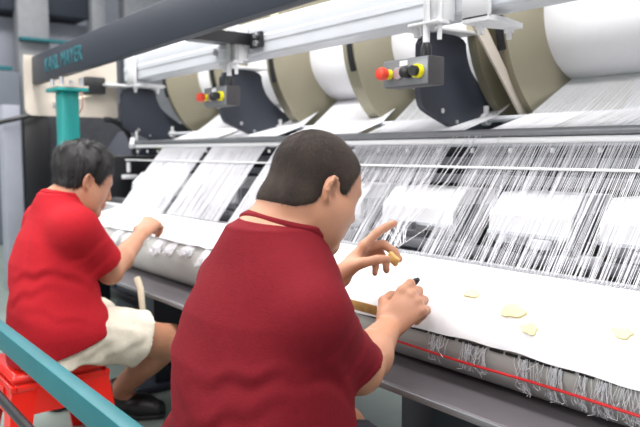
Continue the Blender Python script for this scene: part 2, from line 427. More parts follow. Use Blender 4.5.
# thicker tangled bundles under the far cloth
for i, x in enumerate((-3.05, -2.93, -2.78, -2.62, -2.50, -2.36, -2.22)):
    o = tubes_mesh('yarn_tuft', tuft(x, 46, 60+i, .66, .60+.012*(i % 3), .034), .0016, M['yarn'])
    tag(o, f'{order[i]} tangled yarn bundle under the far cloth, rightward from the far man', 'yarn tuft', 'yarn bundles below the far cloth')

def cord(b):
    P = []
    for x in np.linspace(-1.45, XR-.1, 60):
        z = .545+.0015*math.sin(x*14); P.append((x, RY-math.sqrt(RR**2-(z-RZ)**2)-.013, z))
    tube(b, P, .0032, 8)
tag(part('red_cord', 'red_cord', None, cord), 'thin red cord stretched along the grey roller at lower right', 'cord')
for (x, w, lab, z) in ((-.890, .030, 'pale yellow stain patch on the white cloth, left of the smaller pair', .680), (-.832, .020, 'small pale yellow patch on the white cloth near its lower edge', .655), (-.645, .020, 'pale yellow patch on the white cloth at the right edge of the photo', .682), (-1.02, .022, 'faint yellow patch on the white cloth right of the near man\'s hand', .694)):
    bm = bmesh.new(); R_ = RR+.0185
    t0 = math.asin(min(.99, (z-RZ)/R_)); rows = []
    for i in range(9):
        for j in range(7): pass
    ring = []
    cen = bm.verts.new((x, RY-(R_+.001)*math.cos(t0), RZ+(R_+.001)*math.sin(t0)))
    for k in range(20):
        q = 2*math.pi*k/20; rr = w*(1+.14*math.sin(3*q+x*40)+.08*math.sin(5*q))
        t = t0+math.sin(q)*rr*.62/R_; ring.append(bm.verts.new((x+math.cos(q)*rr, RY-R_*math.cos(t), RZ+R_*math.sin(t))))
    for k in range(20): bm.faces.new((cen, ring[k], ring[(k+1) % 20]))
    g = bmesh.ops.extrude_face_region(bm, geom=bm.faces[:])
    for v in [q for q in g['geom'] if isinstance(q, bmesh.types.BMVert)]:
        dy, dz = v.co.y-RY, v.co.z-RZ; l = math.hypot(dy, dz); v.co.y -= dy/l*.012; v.co.z -= dz/l*.012
    tag(obj('paper_patch', bm, M['stain'], None), lab, 'patch', 'yellow patches on the cloth')

# ------------------------------------------------------------------ overhead gantry beam with lettering, end plate and teal post
gan = thing('gantry_beam', (-2.2, 1.2, 1.4), 'long dark slate overhead beam with teal lettering on a teal post', 'beam')
def gbody(b):
    for v in box(b, -4.16, XR, 1.17, 1.215, 1.408, 1.566, .006):
        pass
    for v in b.verts: v.co.z += .009*(v.co.x+4.16); v.co.y -= .012*(v.co.x+4.16)
gb = part('beam_body', 'navy_dark', gan, gbody)
ft = bpy.data.curves.new('t', 'FONT'); ft.body = 'KARL MAYER'; ft.size = .105; ft.extrude = .001; ft.space_character = 1.08
tmp = bpy.data.objects.new('t', ft); COL.objects.link(tmp)
dg = bpy.context.evaluated_depsgraph_get(); me = bpy.data.meshes.new_from_object(tmp.evaluated_get(dg))
bpy.data.objects.remove(tmp); me.materials.clear()
xs_ = [v.co.x for v in me.vertices]; wid = max(xs_)-min(xs_)
sc_ = .60/wid
for v in me.vertices:
    xx = (v.co.x-min(xs_))*sc_; v.co = Vector((-3.90+xx, 1.1685-v.co.z-.012*(xx+.23), 1.452+v.co.y*1.02+.009*(xx+.23)))
isl = {}
for half in (0, 1):
    bm = bmesh.new(); bm.from_mesh(me)
    gap = -3.90+.60*.455
    bmesh.ops.delete(bm, geom=[v for v in bm.verts if (v.co.x > gap) != bool(half)], context='VERTS')
    obj('lettering', bm, M['letter'], gb, smooth=False)
PL = [(1.13, 1.575), (1.13, 1.27), (1.14, 1.243), (1.165, 1.232), (1.665, 1.232), (1.675, 1.24), (1.675, 1.575)]
pl = part('end_plate', 'cream', gan, lambda b: prism(b, PL, 'X', -4.19, -4.165), smooth=False)
for y, z in ((1.50, 1.40), (1.30, 1.30)):
    part('plate_bolt', 'steel', pl, lambda b: tube(b, [(-4.17, y, z), (-4.145, y, z)], .018, 12))
part('connector', 'dark', pl, lambda b: box(b, -4.17, -4.10, 1.46, 1.58, 1.37, 1.47, .008))
part('cable', 'ivory', pl, lambda b: tube(b, [(-4.13, 1.50, 1.36), (-4.10, 1.42, 1.34), (-4.08, 1.36, 1.29), (-4.09, 1.32, 1.26)], .006, 8))
post = part('support_post', 'tealtop', gan, lambda b: box(b, -3.74, -3.63, 1.165, 1.255, 0, 1.335, .008))
part('post_cap', 'tealtop', post, lambda b: (box(b, -3.785, -3.585, 1.13, 1.29, 1.335, 1.352, .004)))
part('cap_plate', 'cream', post, lambda b: (box(b, -3.785, -3.585, 1.13, 1.29, 1.3525, 1.362, .002)))
for x in (-3.76, -3.61):
    for y in (1.16, 1.26):
        part('jack_stud', 'steel', post, lambda b: tube(b, [(x, y, 1.362), (x, y, 1.403)], .012, 10))
part('post_wire', 'lip', post, lambda b: tube(b, [(-3.595, 1.25, 1.335), (-3.565, 1.25, 1.30), (-3.575, 1.25, 1.25), (-3.64, 1.25, 1.22)], .003, 8))
br = part('joint_bracket', 'dark', gan, lambda b: (box(b, -2.33, -2.25, 1.478, 1.496, 1.425, 1.485, .004), prism(b, [(-2.33, 1.485), (-2.33, 1.44), (-2.60, 1.475), (-2.60, 1.485)], 'Y', 1.25, 1.497)), smooth=False)
for z in (1.44, 1.470):
    part('bolt', 'steel', br, lambda b: tube(b, [(-2.275, 1.48, z), (-2.275, 1.466, z)], .012, 6))

# ------------------------------------------------------------------ push-button boxes hanging from the beam
def control(x, label):
    t = thing('control_box', (x, 1.43, 1.24), label, 'control box', 'push-button boxes hanging below the white beam')
    part('housing', 'dark_box', t, lambda b: box(b, x-.09, x+.085, 1.40, 1.462, 1.205, 1.283, .004))
    part('lid', 'grey', t, lambda b: box(b, x-.089, x+.084, 1.394, 1.3995, 1.207, 1.281, .002))
    part('name_tag', 'white', t, lambda b: box(b, x-.02, x+.01, 1.391, 1.394, 1.262, 1.276))
    def stem(b, dx, r, l): tube(b, [(x+dx, 1.395, 1.242), (x+dx, 1.395-l, 1.242)], r, 24)
    e = part('emergency_stop_button', 'knob_red', t, lambda b: tube(b, [(x-.062, 1.375, 1.242), (x-.062, 1.36, 1.242), (x-.062, 1.352, 1.242), (x-.062, 1.35, 1.242)], [.017, .019, .016, .009], 24), auto=50)
    part('stem', 'knob_yel', e, lambda b: stem(b, -.062, .014, .022))
    part('push_button', 'steel', t, lambda b: stem(b, -.022, .017, .012))
    part('push_button', 'dark', t, lambda b: tube(b, [(x+.014, 1.395, 1.242), (x+.014, 1.37, 1.242), (x+.014, 1.366, 1.242)], [.016, .016, .011], 24), auto=50)
    y = part('push_button', 'dark', t, lambda b: tube(b, [(x+.053, 1.395, 1.242), (x+.053, 1.366, 1.242)], .014, 24), auto=50)
    part('yellow_ring', 'knob_yel', y, lambda b: tube(b, [(x+.053, 1.396, 1.242), (x+.053, 1.380, 1.242)], .019, 24), auto=50)
    part('hanger_rod', 'white', t, lambda b: (tube(b, [(x+.035, 1.44, 1.30), (x+.035, 1.44, 1.56)], .010, 12), tube(b, [(x+.075, 1.45, 1.33), (x+.075, 1.45, 1.56)], .007, 10)))
    part('cable_gland', 'dark', t, lambda b: tube(b, [(x+.035, 1.44, 1.283), (x+.035, 1.44, 1.31), (x+.035, 1.44, 1.325)], [.016, .016, .010], 14))
    part('hook', 'white', t, lambda b: (box(b, x-.03, x+.09, 1.43, 1.475, 1.372, 1.382, .003), tube(b, [(x-.01, 1.45, 1.375), (x-.01, 1.45, 1.345)], .011, 8), box(b, x+.02, x+.09, 1.45, 1.496, 1.382, 1.52, .003)))
    return t

cb = control(-1.385, 'nearer push-button box with red knob, before the right navy arm')
dup(cb, -1.07, 'farther push-button box with red knob, before the middle navy arm')

# ------------------------------------------------------------------ teal guard rail and black tube in front
rl = thing('guard_rail', (-1.6, .46, 0), 'teal square-section guard rail crossing the lower left corner', 'rail')
part('rail_bar', 'teal', rl, lambda b: box(b, -2.6, -.75, .435, .468, .496, .551, .0025))
for px_ in (-2.5, -.82):
    part('rail_post', 'teal', rl, lambda b: box(b, px_-.02, px_+.02, .437, .466, 0, .4955, .002))
bt = thing('black_tube', (-1.9, .45, 0), 'thin glossy black tube below the teal rail at the lower left corner', 'tube')
part('tube_bar', 'dark', bt, lambda b: tube(b, [(-2.46, .4518, .335), (-.86, .4518, .335)], .013, 14))
part('end_collar', 'dark', bt, lambda b: [tube(b, [(x, .4518, .335), (x+.025, .4518, .335)], .018, 14) for x in (-2.478, -.865)])

# ------------------------------------------------------------------ background at the far left
cab = thing('control_cabinet', (-5.6, 1.7, 0), 'tall black open control cabinet behind the far man, beneath the cream plate', 'cabinet')
part('cabinet_back', 'void', cab, lambda b: box(b, -5.9, -5.4, 1.62, 2.5, 0, 1.42, .01))
part('side_panel', 'wall2', cab, lambda b: box(b, -5.45, -5.3, 1.28, 1.40, 0, 1.36, .008))
part('door_frame', 'dark', cab, lambda b: box(b, -5.35, -5.3, 1.42, 1.60, 0, 1.30, .008))
part('notice_plate', 'cream', cab, lambda b: box(b, -5.398, -5.39, 1.66, 1.80, .72, .82))
part('hose', 'dark', cab, lambda b: tube(b, [(-5.25, 1.2, 1.22), (-5.2, 1.35, 1.26), (-5.2, 1.5, 1.30), (-5.25, 1.7, 1.38)], .018, 10))

far = thing('background_machine', (-8.5, 2.2, 0), 'grey-blue blurred machine frame beyond the cream plate, upper left', 'machine')
part('upper_beam', 'navy_dark', far, lambda b: box(b, -9.0, -8.4, 1.2, 3.05, 2.62, 3.3, .02))
part('panel', 'wall2', far, lambda b: box(b, -8.9, -8.7, 1.0, 3.2, 0, 2.6, .02))
part('column', 'midgrey', far, lambda b: (box(b, -8.5, -8.3, 2.2, 2.55, 0, 2.9, .02), box(b, -8.5, -8.3, 3.05, 3.22, 0, 4.2, .02)))
part('teal_ledge', 'teal', far, lambda b: (box(b, -8.3, -8.2, 1.0, 2.1, 1.93, 1.97), box(b, -8.3, -8.2, 2.2, 3.0, 2.28, 2.31)))
part('tall_panel', 'midgrey', far, lambda b: box(b, -8.6, -8.4, 3.5, 5.2, 0, 4.4, .02))
part('lower_unit', 'grey2', far, lambda b: box(b, -8.35, -8.1, 1.0, 2.15, 0, 1.9, .02))

# ------------------------------------------------------------------ people: implicit surfaces meshed with surface nets
A3 = lambda *v: np.array(v, float)
def nrm(v): v = np.asarray(v, float); return v/np.linalg.norm(v)

class Field:
    def __init__(s, lo, hi, h):
        s.lo = np.array(lo, float); s.h = h
        s.n = (np.ceil((np.array(hi)-s.lo)/h)).astype(int)+1
        s.f = np.full(s.n, 1.0, np.float32)
        s.ax = [(s.lo[i]+h*np.arange(s.n[i])).astype(np.float32) for i in range(3)]
    def sl(s, lo, hi, pad):
        a = np.clip(np.floor((np.array(lo)-pad-s.lo)/s.h).astype(int), 0, s.n); b = np.clip(np.ceil((np.array(hi)+pad-s.lo)/s.h).astype(int)+1, 0, s.n)
        return tuple(slice(i, j) for i, j in zip(a, b))
    def pts(s, sl):
        return s.ax[0][sl[0]][:, None, None], s.ax[1][sl[1]][None, :, None], s.ax[2][sl[2]][None, None, :]
    def add(s, prim, k=.02, sub=False, infl=0.):
        fn, lo, hi = prim
        sl = s.sl(lo, hi, k+.03+max(infl, 0))
        d = fn(*s.pts(sl)).astype(np.float32)-infl
        c = s.f[sl]
        if sub:
            d = -d; hh = np.maximum(k-np.abs(c-d), 0)/max(k, 1e-6); s.f[sl] = np.maximum(c, d)+hh*hh*k*.25
        else:
            hh = np.maximum(k-np.abs(c-d), 0)/max(k, 1e-6); s.f[sl] = np.minimum(c, d)-hh*hh*k*.25
        return s
    def cut(s, p, n, lo=None, hi=None):
        """remove everything on the +n side of the plane through p (only inside lo..hi)"""
        sl = s.sl(lo, hi, 0) if lo is not None else (slice(None),)*3
        X, Y, Z = s.pts(sl); n = nrm(n)
        d = (X-p[0])*n[0]+(Y-p[1])*n[1]+(Z-p[2])*n[2]
        s.f[sl] = np.maximum(s.f[sl], d)
    def displace(s, fn, band=.03):
        idx = np.nonzero(np.abs(s.f) < band)
        P = [s.ax[i][idx[i]] for i in range(3)]
        s.f[idx] -= fn(*P)

def rcone(a, b, ra, rb, sq=None):
    a, b = A3(*a), A3(*b); ab = b-a; L2 = ab@ab
    def fn(X, Y, Z):
        t = np.clip(((X-a[0])*ab[0]+(Y-a[1])*ab[1]+(Z-a[2])*ab[2])/L2, 0, 1)
        return np.sqrt((X-a[0]-ab[0]*t)**2+(Y-a[1]-ab[1]*t)**2+(Z-a[2]-ab[2]*t)**2)-(ra+(rb-ra)*t)
    r = max(ra, rb)
    return fn, np.minimum(a, b)-r, np.maximum(a, b)+r
def ell(c, r, Rm=None):
    c = A3(*c); r = A3(*r); Rm = np.eye(3) if Rm is None else Rm
    def fn(X, Y, Z):
        q = [((X-c[0])*Rm[0, i]+(Y-c[1])*Rm[1, i]+(Z-c[2])*Rm[2, i]) for i in range(3)]
        k0 = np.sqrt(sum((q[i]/r[i])**2 for i in range(3))); k1 = np.sqrt(sum((q[i]/r[i]**2)**2 for i in range(3)))
        return k0*(k0-1)/np.maximum(k1, 1e-6)
    e = np.abs(Rm)@r
    return fn, c-e, c+e
def loft(sec):
    """torso: horizontal elliptic sections (z, cx, cy, a, b)"""
    q = np.array(sec, float); 
    def fn(X, Y, Z):
        z = Z.ravel(); g = [np.interp(z, q[:, 0], q[:, i])[None, None, :] for i in range(1, 5)]
        k = (np.abs((X-g[0])/g[2])**2.2+np.abs((Y-g[1])/g[3])**2.2)**(1/2.2)
        d = (k-1)*np.minimum(g[2], g[3])
        return np.maximum(d, np.maximum(Z-q[-1, 0], q[0, 0]-Z))
    m = q[:, 3:5].max(0)
    return fn, A3(q[:, 1].min()-m[0], q[:, 2].min()-m[1], q[0, 0]), A3(q[:, 1].max()+m[0], q[:, 2].max()+m[1], q[-1, 0])

def surface_nets(F):
    f = F.f; s = f < 0
    n = np.array(f.shape)
    c = np.zeros(n-1, np.uint8)
    for dx in (0, 1):
        for dy in (0, 1):
            for dz in (0, 1):
                c += s[dx:n[0]-1+dx, dy:n[1]-1+dy, dz:n[2]-1+dz]
    act = np.argwhere((c > 0) & (c < 8)); del c
    ids = np.full(n-1, -1, np.int32); ids[tuple(act.T)] = np.arange(len(act))
    pos = np.zeros((len(act), 3)); cnt = np.zeros(len(act))
    for ax in range(3):
        o = [i for i in range(3) if i != ax]
        for u in (0, 1):
            for v in (0, 1):
                a = act.copy(); a[:, o[0]] += u; a[:, o[1]] += v; b = a.copy(); b[:, ax] += 1
                fa = f[tuple(a.T)].astype(float); fb = f[tuple(b.T)].astype(float); m = (fa < 0) != (fb < 0)
                t = np.where(m, fa/np.where(m, fa-fb, 1), 0); p = a.astype(float); p[:, ax] += t
                pos[m] += p[m]; cnt[m] += 1
    pos = pos/cnt[:, None]*F.h+F.lo
    quads = []
    for ax in range(3):
        o1, o2 = [(1, 2), (2, 0), (0, 1)][ax]
        A = [slice(None)]*3; B = [slice(None)]*3; A[ax] = slice(0, -1); B[ax] = slice(1, None)
        e = np.argwhere(s[tuple(A)] != s[tuple(B)])
        e = e[(e[:, o1] > 0) & (e[:, o2] > 0) & (e[:, o1] < n[o1]-1) & (e[:, o2] < n[o2]-1)]
        ins = s[tuple(e.T)]
        def cid(d1, d2):
            g = e.copy(); g[:, o1] += d1; g[:, o2] += d2; return ids[tuple(g.T)]
        q = np.stack([cid(-1, -1), cid(0, -1), cid(0, 0), cid(-1, 0)], 1)
        q[~ins] = q[~ins][:, ::-1]; quads.append(q)
    q = np.concatenate(quads); q = q[(q >= 0).all(1)]
    return pos, q

def net_obj(name, F, m, parent, relax=2):
    V, Q = surface_nets(F)
    # a little Laplacian relaxation removes the grid's stair steps
    for _ in range(relax):
        acc = np.zeros_like(V); c = np.zeros(len(V))
        for i in range(4):
            a, b = Q[:, i], Q[:, (i+1) % 4]
            np.add.at(acc, a, V[b]); np.add.at(c, a, 1)
        V = V*.5+acc/np.maximum(c, 1)[:, None]*.5
    me = bpy.data.meshes.new(name)
    me.vertices.add(len(V)); me.vertices.foreach_set('co', V.ravel())
    me.loops.add(len(Q)*4); me.loops.foreach_set('vertex_index', Q.ravel().astype(np.int32))
    me.polygons.add(len(Q)); me.polygons.foreach_set('loop_start', np.arange(0, len(Q)*4, 4, dtype=np.int32))
    me.update(calc_edges=True); me.validate()
    o = link(name, me, m, parent, smooth=True)
    return o, V, Q

def set_mats(o, V, Q, rules):
    """rules: list of (material, mask function on face centres)"""
    cen = V[Q].mean(1); idx = np.zeros(len(Q), np.int32)
    for k, (m, fn) in enumerate(rules):
        o.data.materials.append(m); idx[fn(cen)] = k+1
    if len(o.data.polygons) == len(Q): o.data.polygons.foreach_set('material_index', idx)

def hand_prims(wrist, d, nrm_p, thumb_sign, curls, sc=1., thumb=(.5, .3), spread=1., fat=1.):
    """prims of a hand. d: wrist to knuckles, nrm_p: palm direction, thumb side = thumb_sign * d x n"""
    w = A3(*wrist); d = nrm(d); n = nrm(nrm_p-d*(np.dot(nrm_p, d))); s = thumb_sign*np.cross(d, n)
    pr = []; tips = []; nails = []
    L = .085*sc
    kn = [w+d*L*.98+s*.030*sc, w+d*L*1.03+s*.010*sc, w+d*L*.99-s*.011*sc, w+d*L*.90-s*.030*sc]
    for k, q in enumerate(kn):
        pr.append((rcone(w+s*(.014-.009*k)*sc+d*.008, q, .0155*sc, .0108*sc), .012))
    pr.append((ell(w+d*L*.5, (.030*sc, L*.55, .0145*sc), np.stack([s, d, n], 1)), .012))
    pr.append((ell(w+d*L*.35+s*.022*sc+n*.008*sc, (.018*sc, .032*sc, .015*sc), np.stack([s, d, n], 1)), .012))   # ball of the thumb
    lens = [(.042, .025, .021), (.046, .029, .022), (.043, .027, .021), (.034, .021, .019)]
    for k, q in enumerate(kn):
        c = curls[k]; ang = 0; p = q.copy(); r = (.0098, .0098, .0092, .0082)[k]*sc*fat
        fan = s*(.10, .02, -.06, -.14)[k]*spread
        for j, l in enumerate(lens[k]):
            ang += c[j]; dd = nrm(d*math.cos(ang)+n*math.sin(ang)+fan*math.cos(ang)); p2 = p+dd*l*sc
            r2 = r*.92; pr.append((rcone(p, p2, r, r2), .0045 if j else .008)); p = p2; r = r2
        tips.append(p)
        up = nrm(-n*math.cos(ang)+d*math.sin(ang)); nails.append((p-dd*.004*sc+up*r*.9, r))
    # thumb: leaves the side of the palm near its base
    t0 = w+d*L*.22+s*.024*sc+n*.004*sc
    a, b = thumb
    d1 = nrm(d*.75+s*.75+n*a); t1 = t0+d1*.042*sc
    d2 = nrm(d*.95+s*(.25-b*.5)+n*(a+b*.4)); t2 = t1+d2*.032*sc
    d3 = nrm(d*.95+s*(-.05-b*.7)+n*(a+b*.7)); t3 = t2+d3*.024*sc
    pr += [(rcone(t0, t1, .0155*sc, .0118*sc), .012), (rcone(t1, t2, .0115*sc, .0108*sc), .005), (rcone(t2, t3, .0108*sc, .0085*sc), .004)]
    tips.append(t3)
    return pr, tips, nails

def head_frame(c, pitch, yaw, roll, sc):
    Rz = np.array(Matrix.Rotation(yaw, 3, 'Z')); Rx = np.array(Matrix.Rotation(-pitch, 3, 'X')); Ry = np.array(Matrix.Rotation(roll, 3, 'Y'))
    Rm = Rz@Rx@Ry
    return (lambda *p: A3(*c)+Rm@(A3(*p)*sc)), Rm

def head_prims(T, Rm, sc, fat):
    P = []; e = lambda c, r, k=.02, sub=False: P.append((ell(T(*c), A3(*r)*sc, Rm), k*sc, sub))
    rc = lambda a, b, ra, rb, k=.015, sub=False: P.append((rcone(T(*a), T(*b), ra*sc, rb*sc), k*sc, sub))
    e((0, -.012, .030), (.0775, .098, .088))
    e((0, .030, .012), (.069, .066, .070), .03)               # forehead
    e((0, .036, -.045), (.058, .056, .078), .03)              # face
    for s in (-1, 1):
        rc((s*.058, .005, -.045), (s*.046, .035, -.088), .020+fat*.006, .020+fat*.006, .03)   # jaw
        rc((s*.046, .035, -.088), (0, .074, -.106), .020+fat*.006, .018, .03)
        e((s*.042, .050, -.040), (.028+fat*.007, .030, .034), .025)   # cheek
        e((s*.055, .020, -.055), (.020+fat*.010, .035, .040), .03)
        rc((s*.014, .094, .022), (s*.046, .078, .018), .0095, .008, .012)   # brow ridge
        e((s*.031, .092, -.002), (.016, .012, .010), .012, True)      # eye socket
        e((s*.031, .080, -.003), (.0125, .0125, .0115), .003)         # eyeball
        rc((s*.019, .0905, .004), (s*.044, .083, .003), .0042, .0042, .004)   # upper lid
        rc((s*.020, .0890, -.012), (s*.042, .083, -.010), .0042, .004, .006)
        e((s*.010, .104, -.040), (.0085, .009, .0075), .006)          # nostril wing
    rc((0, .092, .008), (0, .113, -.032), .0085, .0115, .012)         # nose
    e((0, .094, -.066), (.024, .012, .014), .015)
    rc((-.017, .099, -.0625), (.017, .099, -.0625), .0052, .0052, .006)
    rc((-.015, .098, -.0745), (.015, .098, -.0745), .0062, .0062, .005)
    e((0, .078, -.104), (.022, .019, .017), .02)                      # chin
    for s in (-1, 1):                                                 # ear: helix, lobe, hollow
        er = np.array(Matrix.Rotation(s*.42, 3, 'Z')); tilt = np.array(Matrix.Rotation(.22, 3, 'X')); Re = Rm@er@tilt
        cx = A3(s*.082, -.018, -.010)
        P.append((ell(T(*cx), A3(.0085, .0185, .031)*sc, Re), .008*sc, False))
        o = lambda a, b, c: T(*(cx+(er@tilt)@A3(a, b, c)))
        hp = [(s*.007, .010, -.004), (s*.008, .013, .014), (s*.009, .006, .027), (s*.011, -.007, .029), (s*.012, -.017, .018), (s*.011, -.018, .002), (s*.008, -.010, -.016), (s*.005, .002, -.028)]
        P.append((ell(o(s*.010, 0, .003), A3(.0075, .011, .018)*sc, Re), .004*sc, True))
        for q0, q1 in zip(hp, hp[1:]):
            P.append((rcone(o(*q0), o(*q1), .0048*sc, .0048*sc), .004*sc, False))
        P.append((ell(o(s*.004, .003, -.027), A3(.006, .009, .009)*sc, Re), .005*sc, False))
        P.append((ell(o(s*.004, .012, -.006), A3(.006, .005, .008)*sc, Re), .004*sc, False))
    return P

def hair_strands(o, V, Q, n, length, width, T, keep, droop, seed, lift=.35, flow=None):
    """short hair cards appended to the hair mesh itself"""
    r_ = np.random.default_rng(seed)
    p = V[Q]; nn = np.cross(p[:, 2]-p[:, 0], p[:, 3]-p[:, 1]); ar = np.linalg.norm(nn, axis=1); nn /= ar[:, None]+1e-12
    cen = p.mean(1); ok = keep(cen); pr_ = ar*ok; pr_ /= pr_.sum()
    pick = r_.choice(len(Q), n, p=pr_)
    u = r_.random((n, 1)); v = r_.random((n, 1)); q = p[pick]
    base = q[:, 0]*(1-u)*(1-v)+q[:, 1]*u*(1-v)+q[:, 2]*u*v+q[:, 3]*(1-u)*v
    N = nn[pick]; fl = flow(base); fl = fl-N*(fl*N).sum(1)[:, None]; fl /= np.linalg.norm(fl, axis=1)[:, None]+1e-9
    d = fl+N*lift+r_.normal(0, .22, (n, 3)); d /= np.linalg.norm(d, axis=1)[:, None]
    side = np.cross(d, N); side /= np.linalg.norm(side, axis=1)[:, None]+1e-9
    l = length*r_.uniform(.6, 1.25, (n, 1)); b0 = base-N*.0015
    mid = b0+d*l*.55; tip = b0+d*l+fl*l*.25-N*l*droop
    W = side*width
    vs = np.stack([b0-W, b0+W, mid+W*.7, mid-W*.7, tip], 1).reshape(-1, 3)
    me = o.data; bm = bmesh.new(); bm.from_mesh(me)
    vv = [bm.verts.new(x) for x in vs]
    for i in range(n):
        a = vv[5*i:5*i+5]
        f1 = bm.faces.new(a[:4]); f2 = bm.faces.new((a[3], a[2], a[4])); f1.smooth = f2.smooth = True
    bm.to_mesh(me); bm.free()

def capsule_folds(Fd, folds, k=.02):
    for a, b, r, dep in folds:
        Fd.add(rcone(a, b, r, r*.7), k)

def person(P):
    h = P['h']; x0 = P['x0']
    root = thing('person', (x0, .70, 0), P['label'], 'person', None); root['kind'] = 'thing'
    lo, hi = P['lo'], P['hi']
    body = Field(lo, hi, h); dx = lambda p: (p[0]+x0, p[1], p[2])
    T, Rm = head_frame(dx(P['head']), P['pitch'], P['yaw'], P['roll'], P['hs'])
    sec = [(z, cx+x0, cy, a, b) for z, cx, cy, a, b in P['torso']]
    inner = [(z, cx, cy, a-.022, b-.022) for z, cx, cy, a, b in sec]
    body.add(loft(inner), .03)
    J = {k: dx(v) for k, v in P['J'].items()}
    r = P['r']
    # neck and shoulders
    neck = [(rcone(J['c7'], T(0, -.030, -.045), r['neck0'], r['neck1']), .03), (rcone(J['chest'], T(0, .01, -.07), r['neck0']*.8, r['neck1']*.8), .03)]
    for pnt, k in neck: body.add(pnt, k)
    if r.get('nape'): body.add(ell(T(0, -.078, -.052), (.045*P['hs'], .022, .02), Rm), .03)
    for s in ('R', 'L'):
        body.add(rcone(J['c7'], J['sh'+s], r['neck0']*.9, r['sh']-.012), .04)
        body.add(rcone(J['sh'+s], J['el'+s], r['ua']+.004, r['el']), .03)
        m = A3(*J['el'+s])*.68+A3(*J['wr'+s])*.32
        body.add(rcone(J['el'+s], m, r['el']*.96, r['fa']), .02); body.add(rcone(m, J['wr'+s], r['fa'], r['wr']), .02)
    # legs
    for s in ('R', 'L'):
        body.add(rcone(J['hip'+s], J['kn'+s], r['th'], r['kn']), .03)
        body.add(rcone(J['kn'+s], J['an'+s], r['kn']*.95, r['an']), .02)
        kn, an = A3(*J['kn'+s]), A3(*J['an'+s]); calf = kn*.7+an*.3; ax = nrm(an-kn); bk = nrm(A3(0, -1, 0)-ax*(-ax[1]))
        body.add(ell(calf+bk*.020, (r['calf'], r['calf'], .10), np.stack([nrm(np.cross(bk, ax)), bk, ax], 1)), .03)
        body.add(rcone(J['an'+s], A3(*J['an'+s])+A3(*P['foot'+s]), r['an'], .03), .02)
    for prm, k, sub in head_prims(T, Rm, P['hs'], P['fat']): body.add(prm, k, sub)
    hs = {}
    for s in ('R', 'L'):
        H_ = P['hand'+s]
        pr_, tips, nails = hand_prims(J['wr'+s], H_['d'], A3(*H_['n']), 1 if s == 'R' else -1, H_['c'], H_.get('sc', 1.), H_.get('th', (.5, .3)), 1., H_.get('fat', 1.))
        for q, k in pr_: body.add(q, k)
        hs[s] = (tips, nails)
    ob, V, Q = net_obj('body', body, M['skin'], root, 1)
    inv = lambda c: (c-A3(*T(0, 0, 0)))@Rm/P['hs']
    def lipm(c): q = inv(c); return (np.abs(q[:, 0]) < .022) & (q[:, 1] > .098) & (q[:, 2] < -.058) & (q[:, 2] > -.081)
    def eyem(c):
        q = inv(c); return (np.hypot(np.hypot(np.abs(q[:, 0])-.031, q[:, 1]-.080), q[:, 2]+.003) < .0134) & (q[:, 1] > .086) & (np.abs(q[:, 2]+.003) < .0055)
    def irism(c): q = inv(c); return eyem(c) & (np.hypot(np.abs(q[:, 0])-.031, q[:, 2]+.003) < .0052)
    def browm(c):
        q = inv(c); x = np.abs(q[:, 0]); return (x > .014) & (x < .050) & (q[:, 1] > .07) & (np.abs(q[:, 2]-(.022-.08*(x-.03)**2*10)) < .0042)
    def nailm(c):
        m = np.zeros(len(c), bool)
        for s in hs:
            for p, rr in hs[s][1]: m |= np.linalg.norm(c-p, axis=1) < rr*.75
        return m
    set_mats(ob, V, Q, [(M['lip'], lipm), (M['eyew'], eyem), (M['iris'], irism), (M[P['hairm']], browm), (M['nail'], nailm)])

    # ---- hair: head surface pushed out where the hairline says so
    hb = Field(A3(*T(0, 0, .03))-.17, A3(*T(0, 0, .03))+.17, .003)
    for prm, k, sub in head_prims(T, Rm, P['hs'], P['fat'])[:3]: hb.add(prm, k, sub)
    for pnt, k in neck[:1]: hb.add(pnt, k)
    if r.get('nape'): hb.add(ell(T(0, -.078, -.052), (.045*P['hs'], .022, .02), Rm), .03)
    HL = np.array(P['hairline'])
    def hmask(q): return q[..., 2]-np.interp(q[..., 1], HL[:, 0], HL[:, 1])+P.get('peak', 0)*np.maximum(0, .03-np.abs(q[..., 0]))*(q[..., 1] > .04)
    def hdisp(X, Y, Z):
        q = inv(np.stack([X, Y, Z], -1).astype(float)); m = hmask(q)
        t = np.clip(m*.35, -.02, P['hair_t'](q))
        if P.get('tuft'):
            t = t+np.where(m > .02, P['tuft']*np.sin(q[:, 0]*110+q[:, 1]*30)*np.sin(q[:, 1]*90+q[:, 2]*40), 0)
        return t
    hb.displace(hdisp, .05)
    ho, HV, HQ = net_obj('hair', hb, M[P['hairm']], root, 2)
    cen0 = A3(*T(0, 0, 0)); fwd, upv, rgt = Rm[:, 1], Rm[:, 2], Rm[:, 0]
    def flow(b):
        q = inv(b); crown = A3(*T(0, -.06, .10)); d = b-crown; return d
    hair_strands(ho, HV, HQ, P['strands'][0], P['strands'][1], P['strands'][2], T, lambda c: hmask(inv(c)) > .006, P['strands'][3], 5, P['strands'][4], flow)

    # ---- shirt
    sh = Field(lo, hi, h)
    sh.add(loft(sec), .03)
    for s in ('R', 'L'):
        sh.add(rcone(J['c7'], J['sh'+s], r['neck0']*.95, r['sh']), .05)
        a, b = A3(*J['sh'+s]), A3(*J['el'+s]); cuff = a+(b-a)*P['cuff'+s]
        tail = a+(b-a)*(P['cuff'+s]+.25)
        sh.add(rcone(a, tail, r['sl0'], r['sl1']), .035)
    fl = P['folds']
    sh.displace(fl, .04)
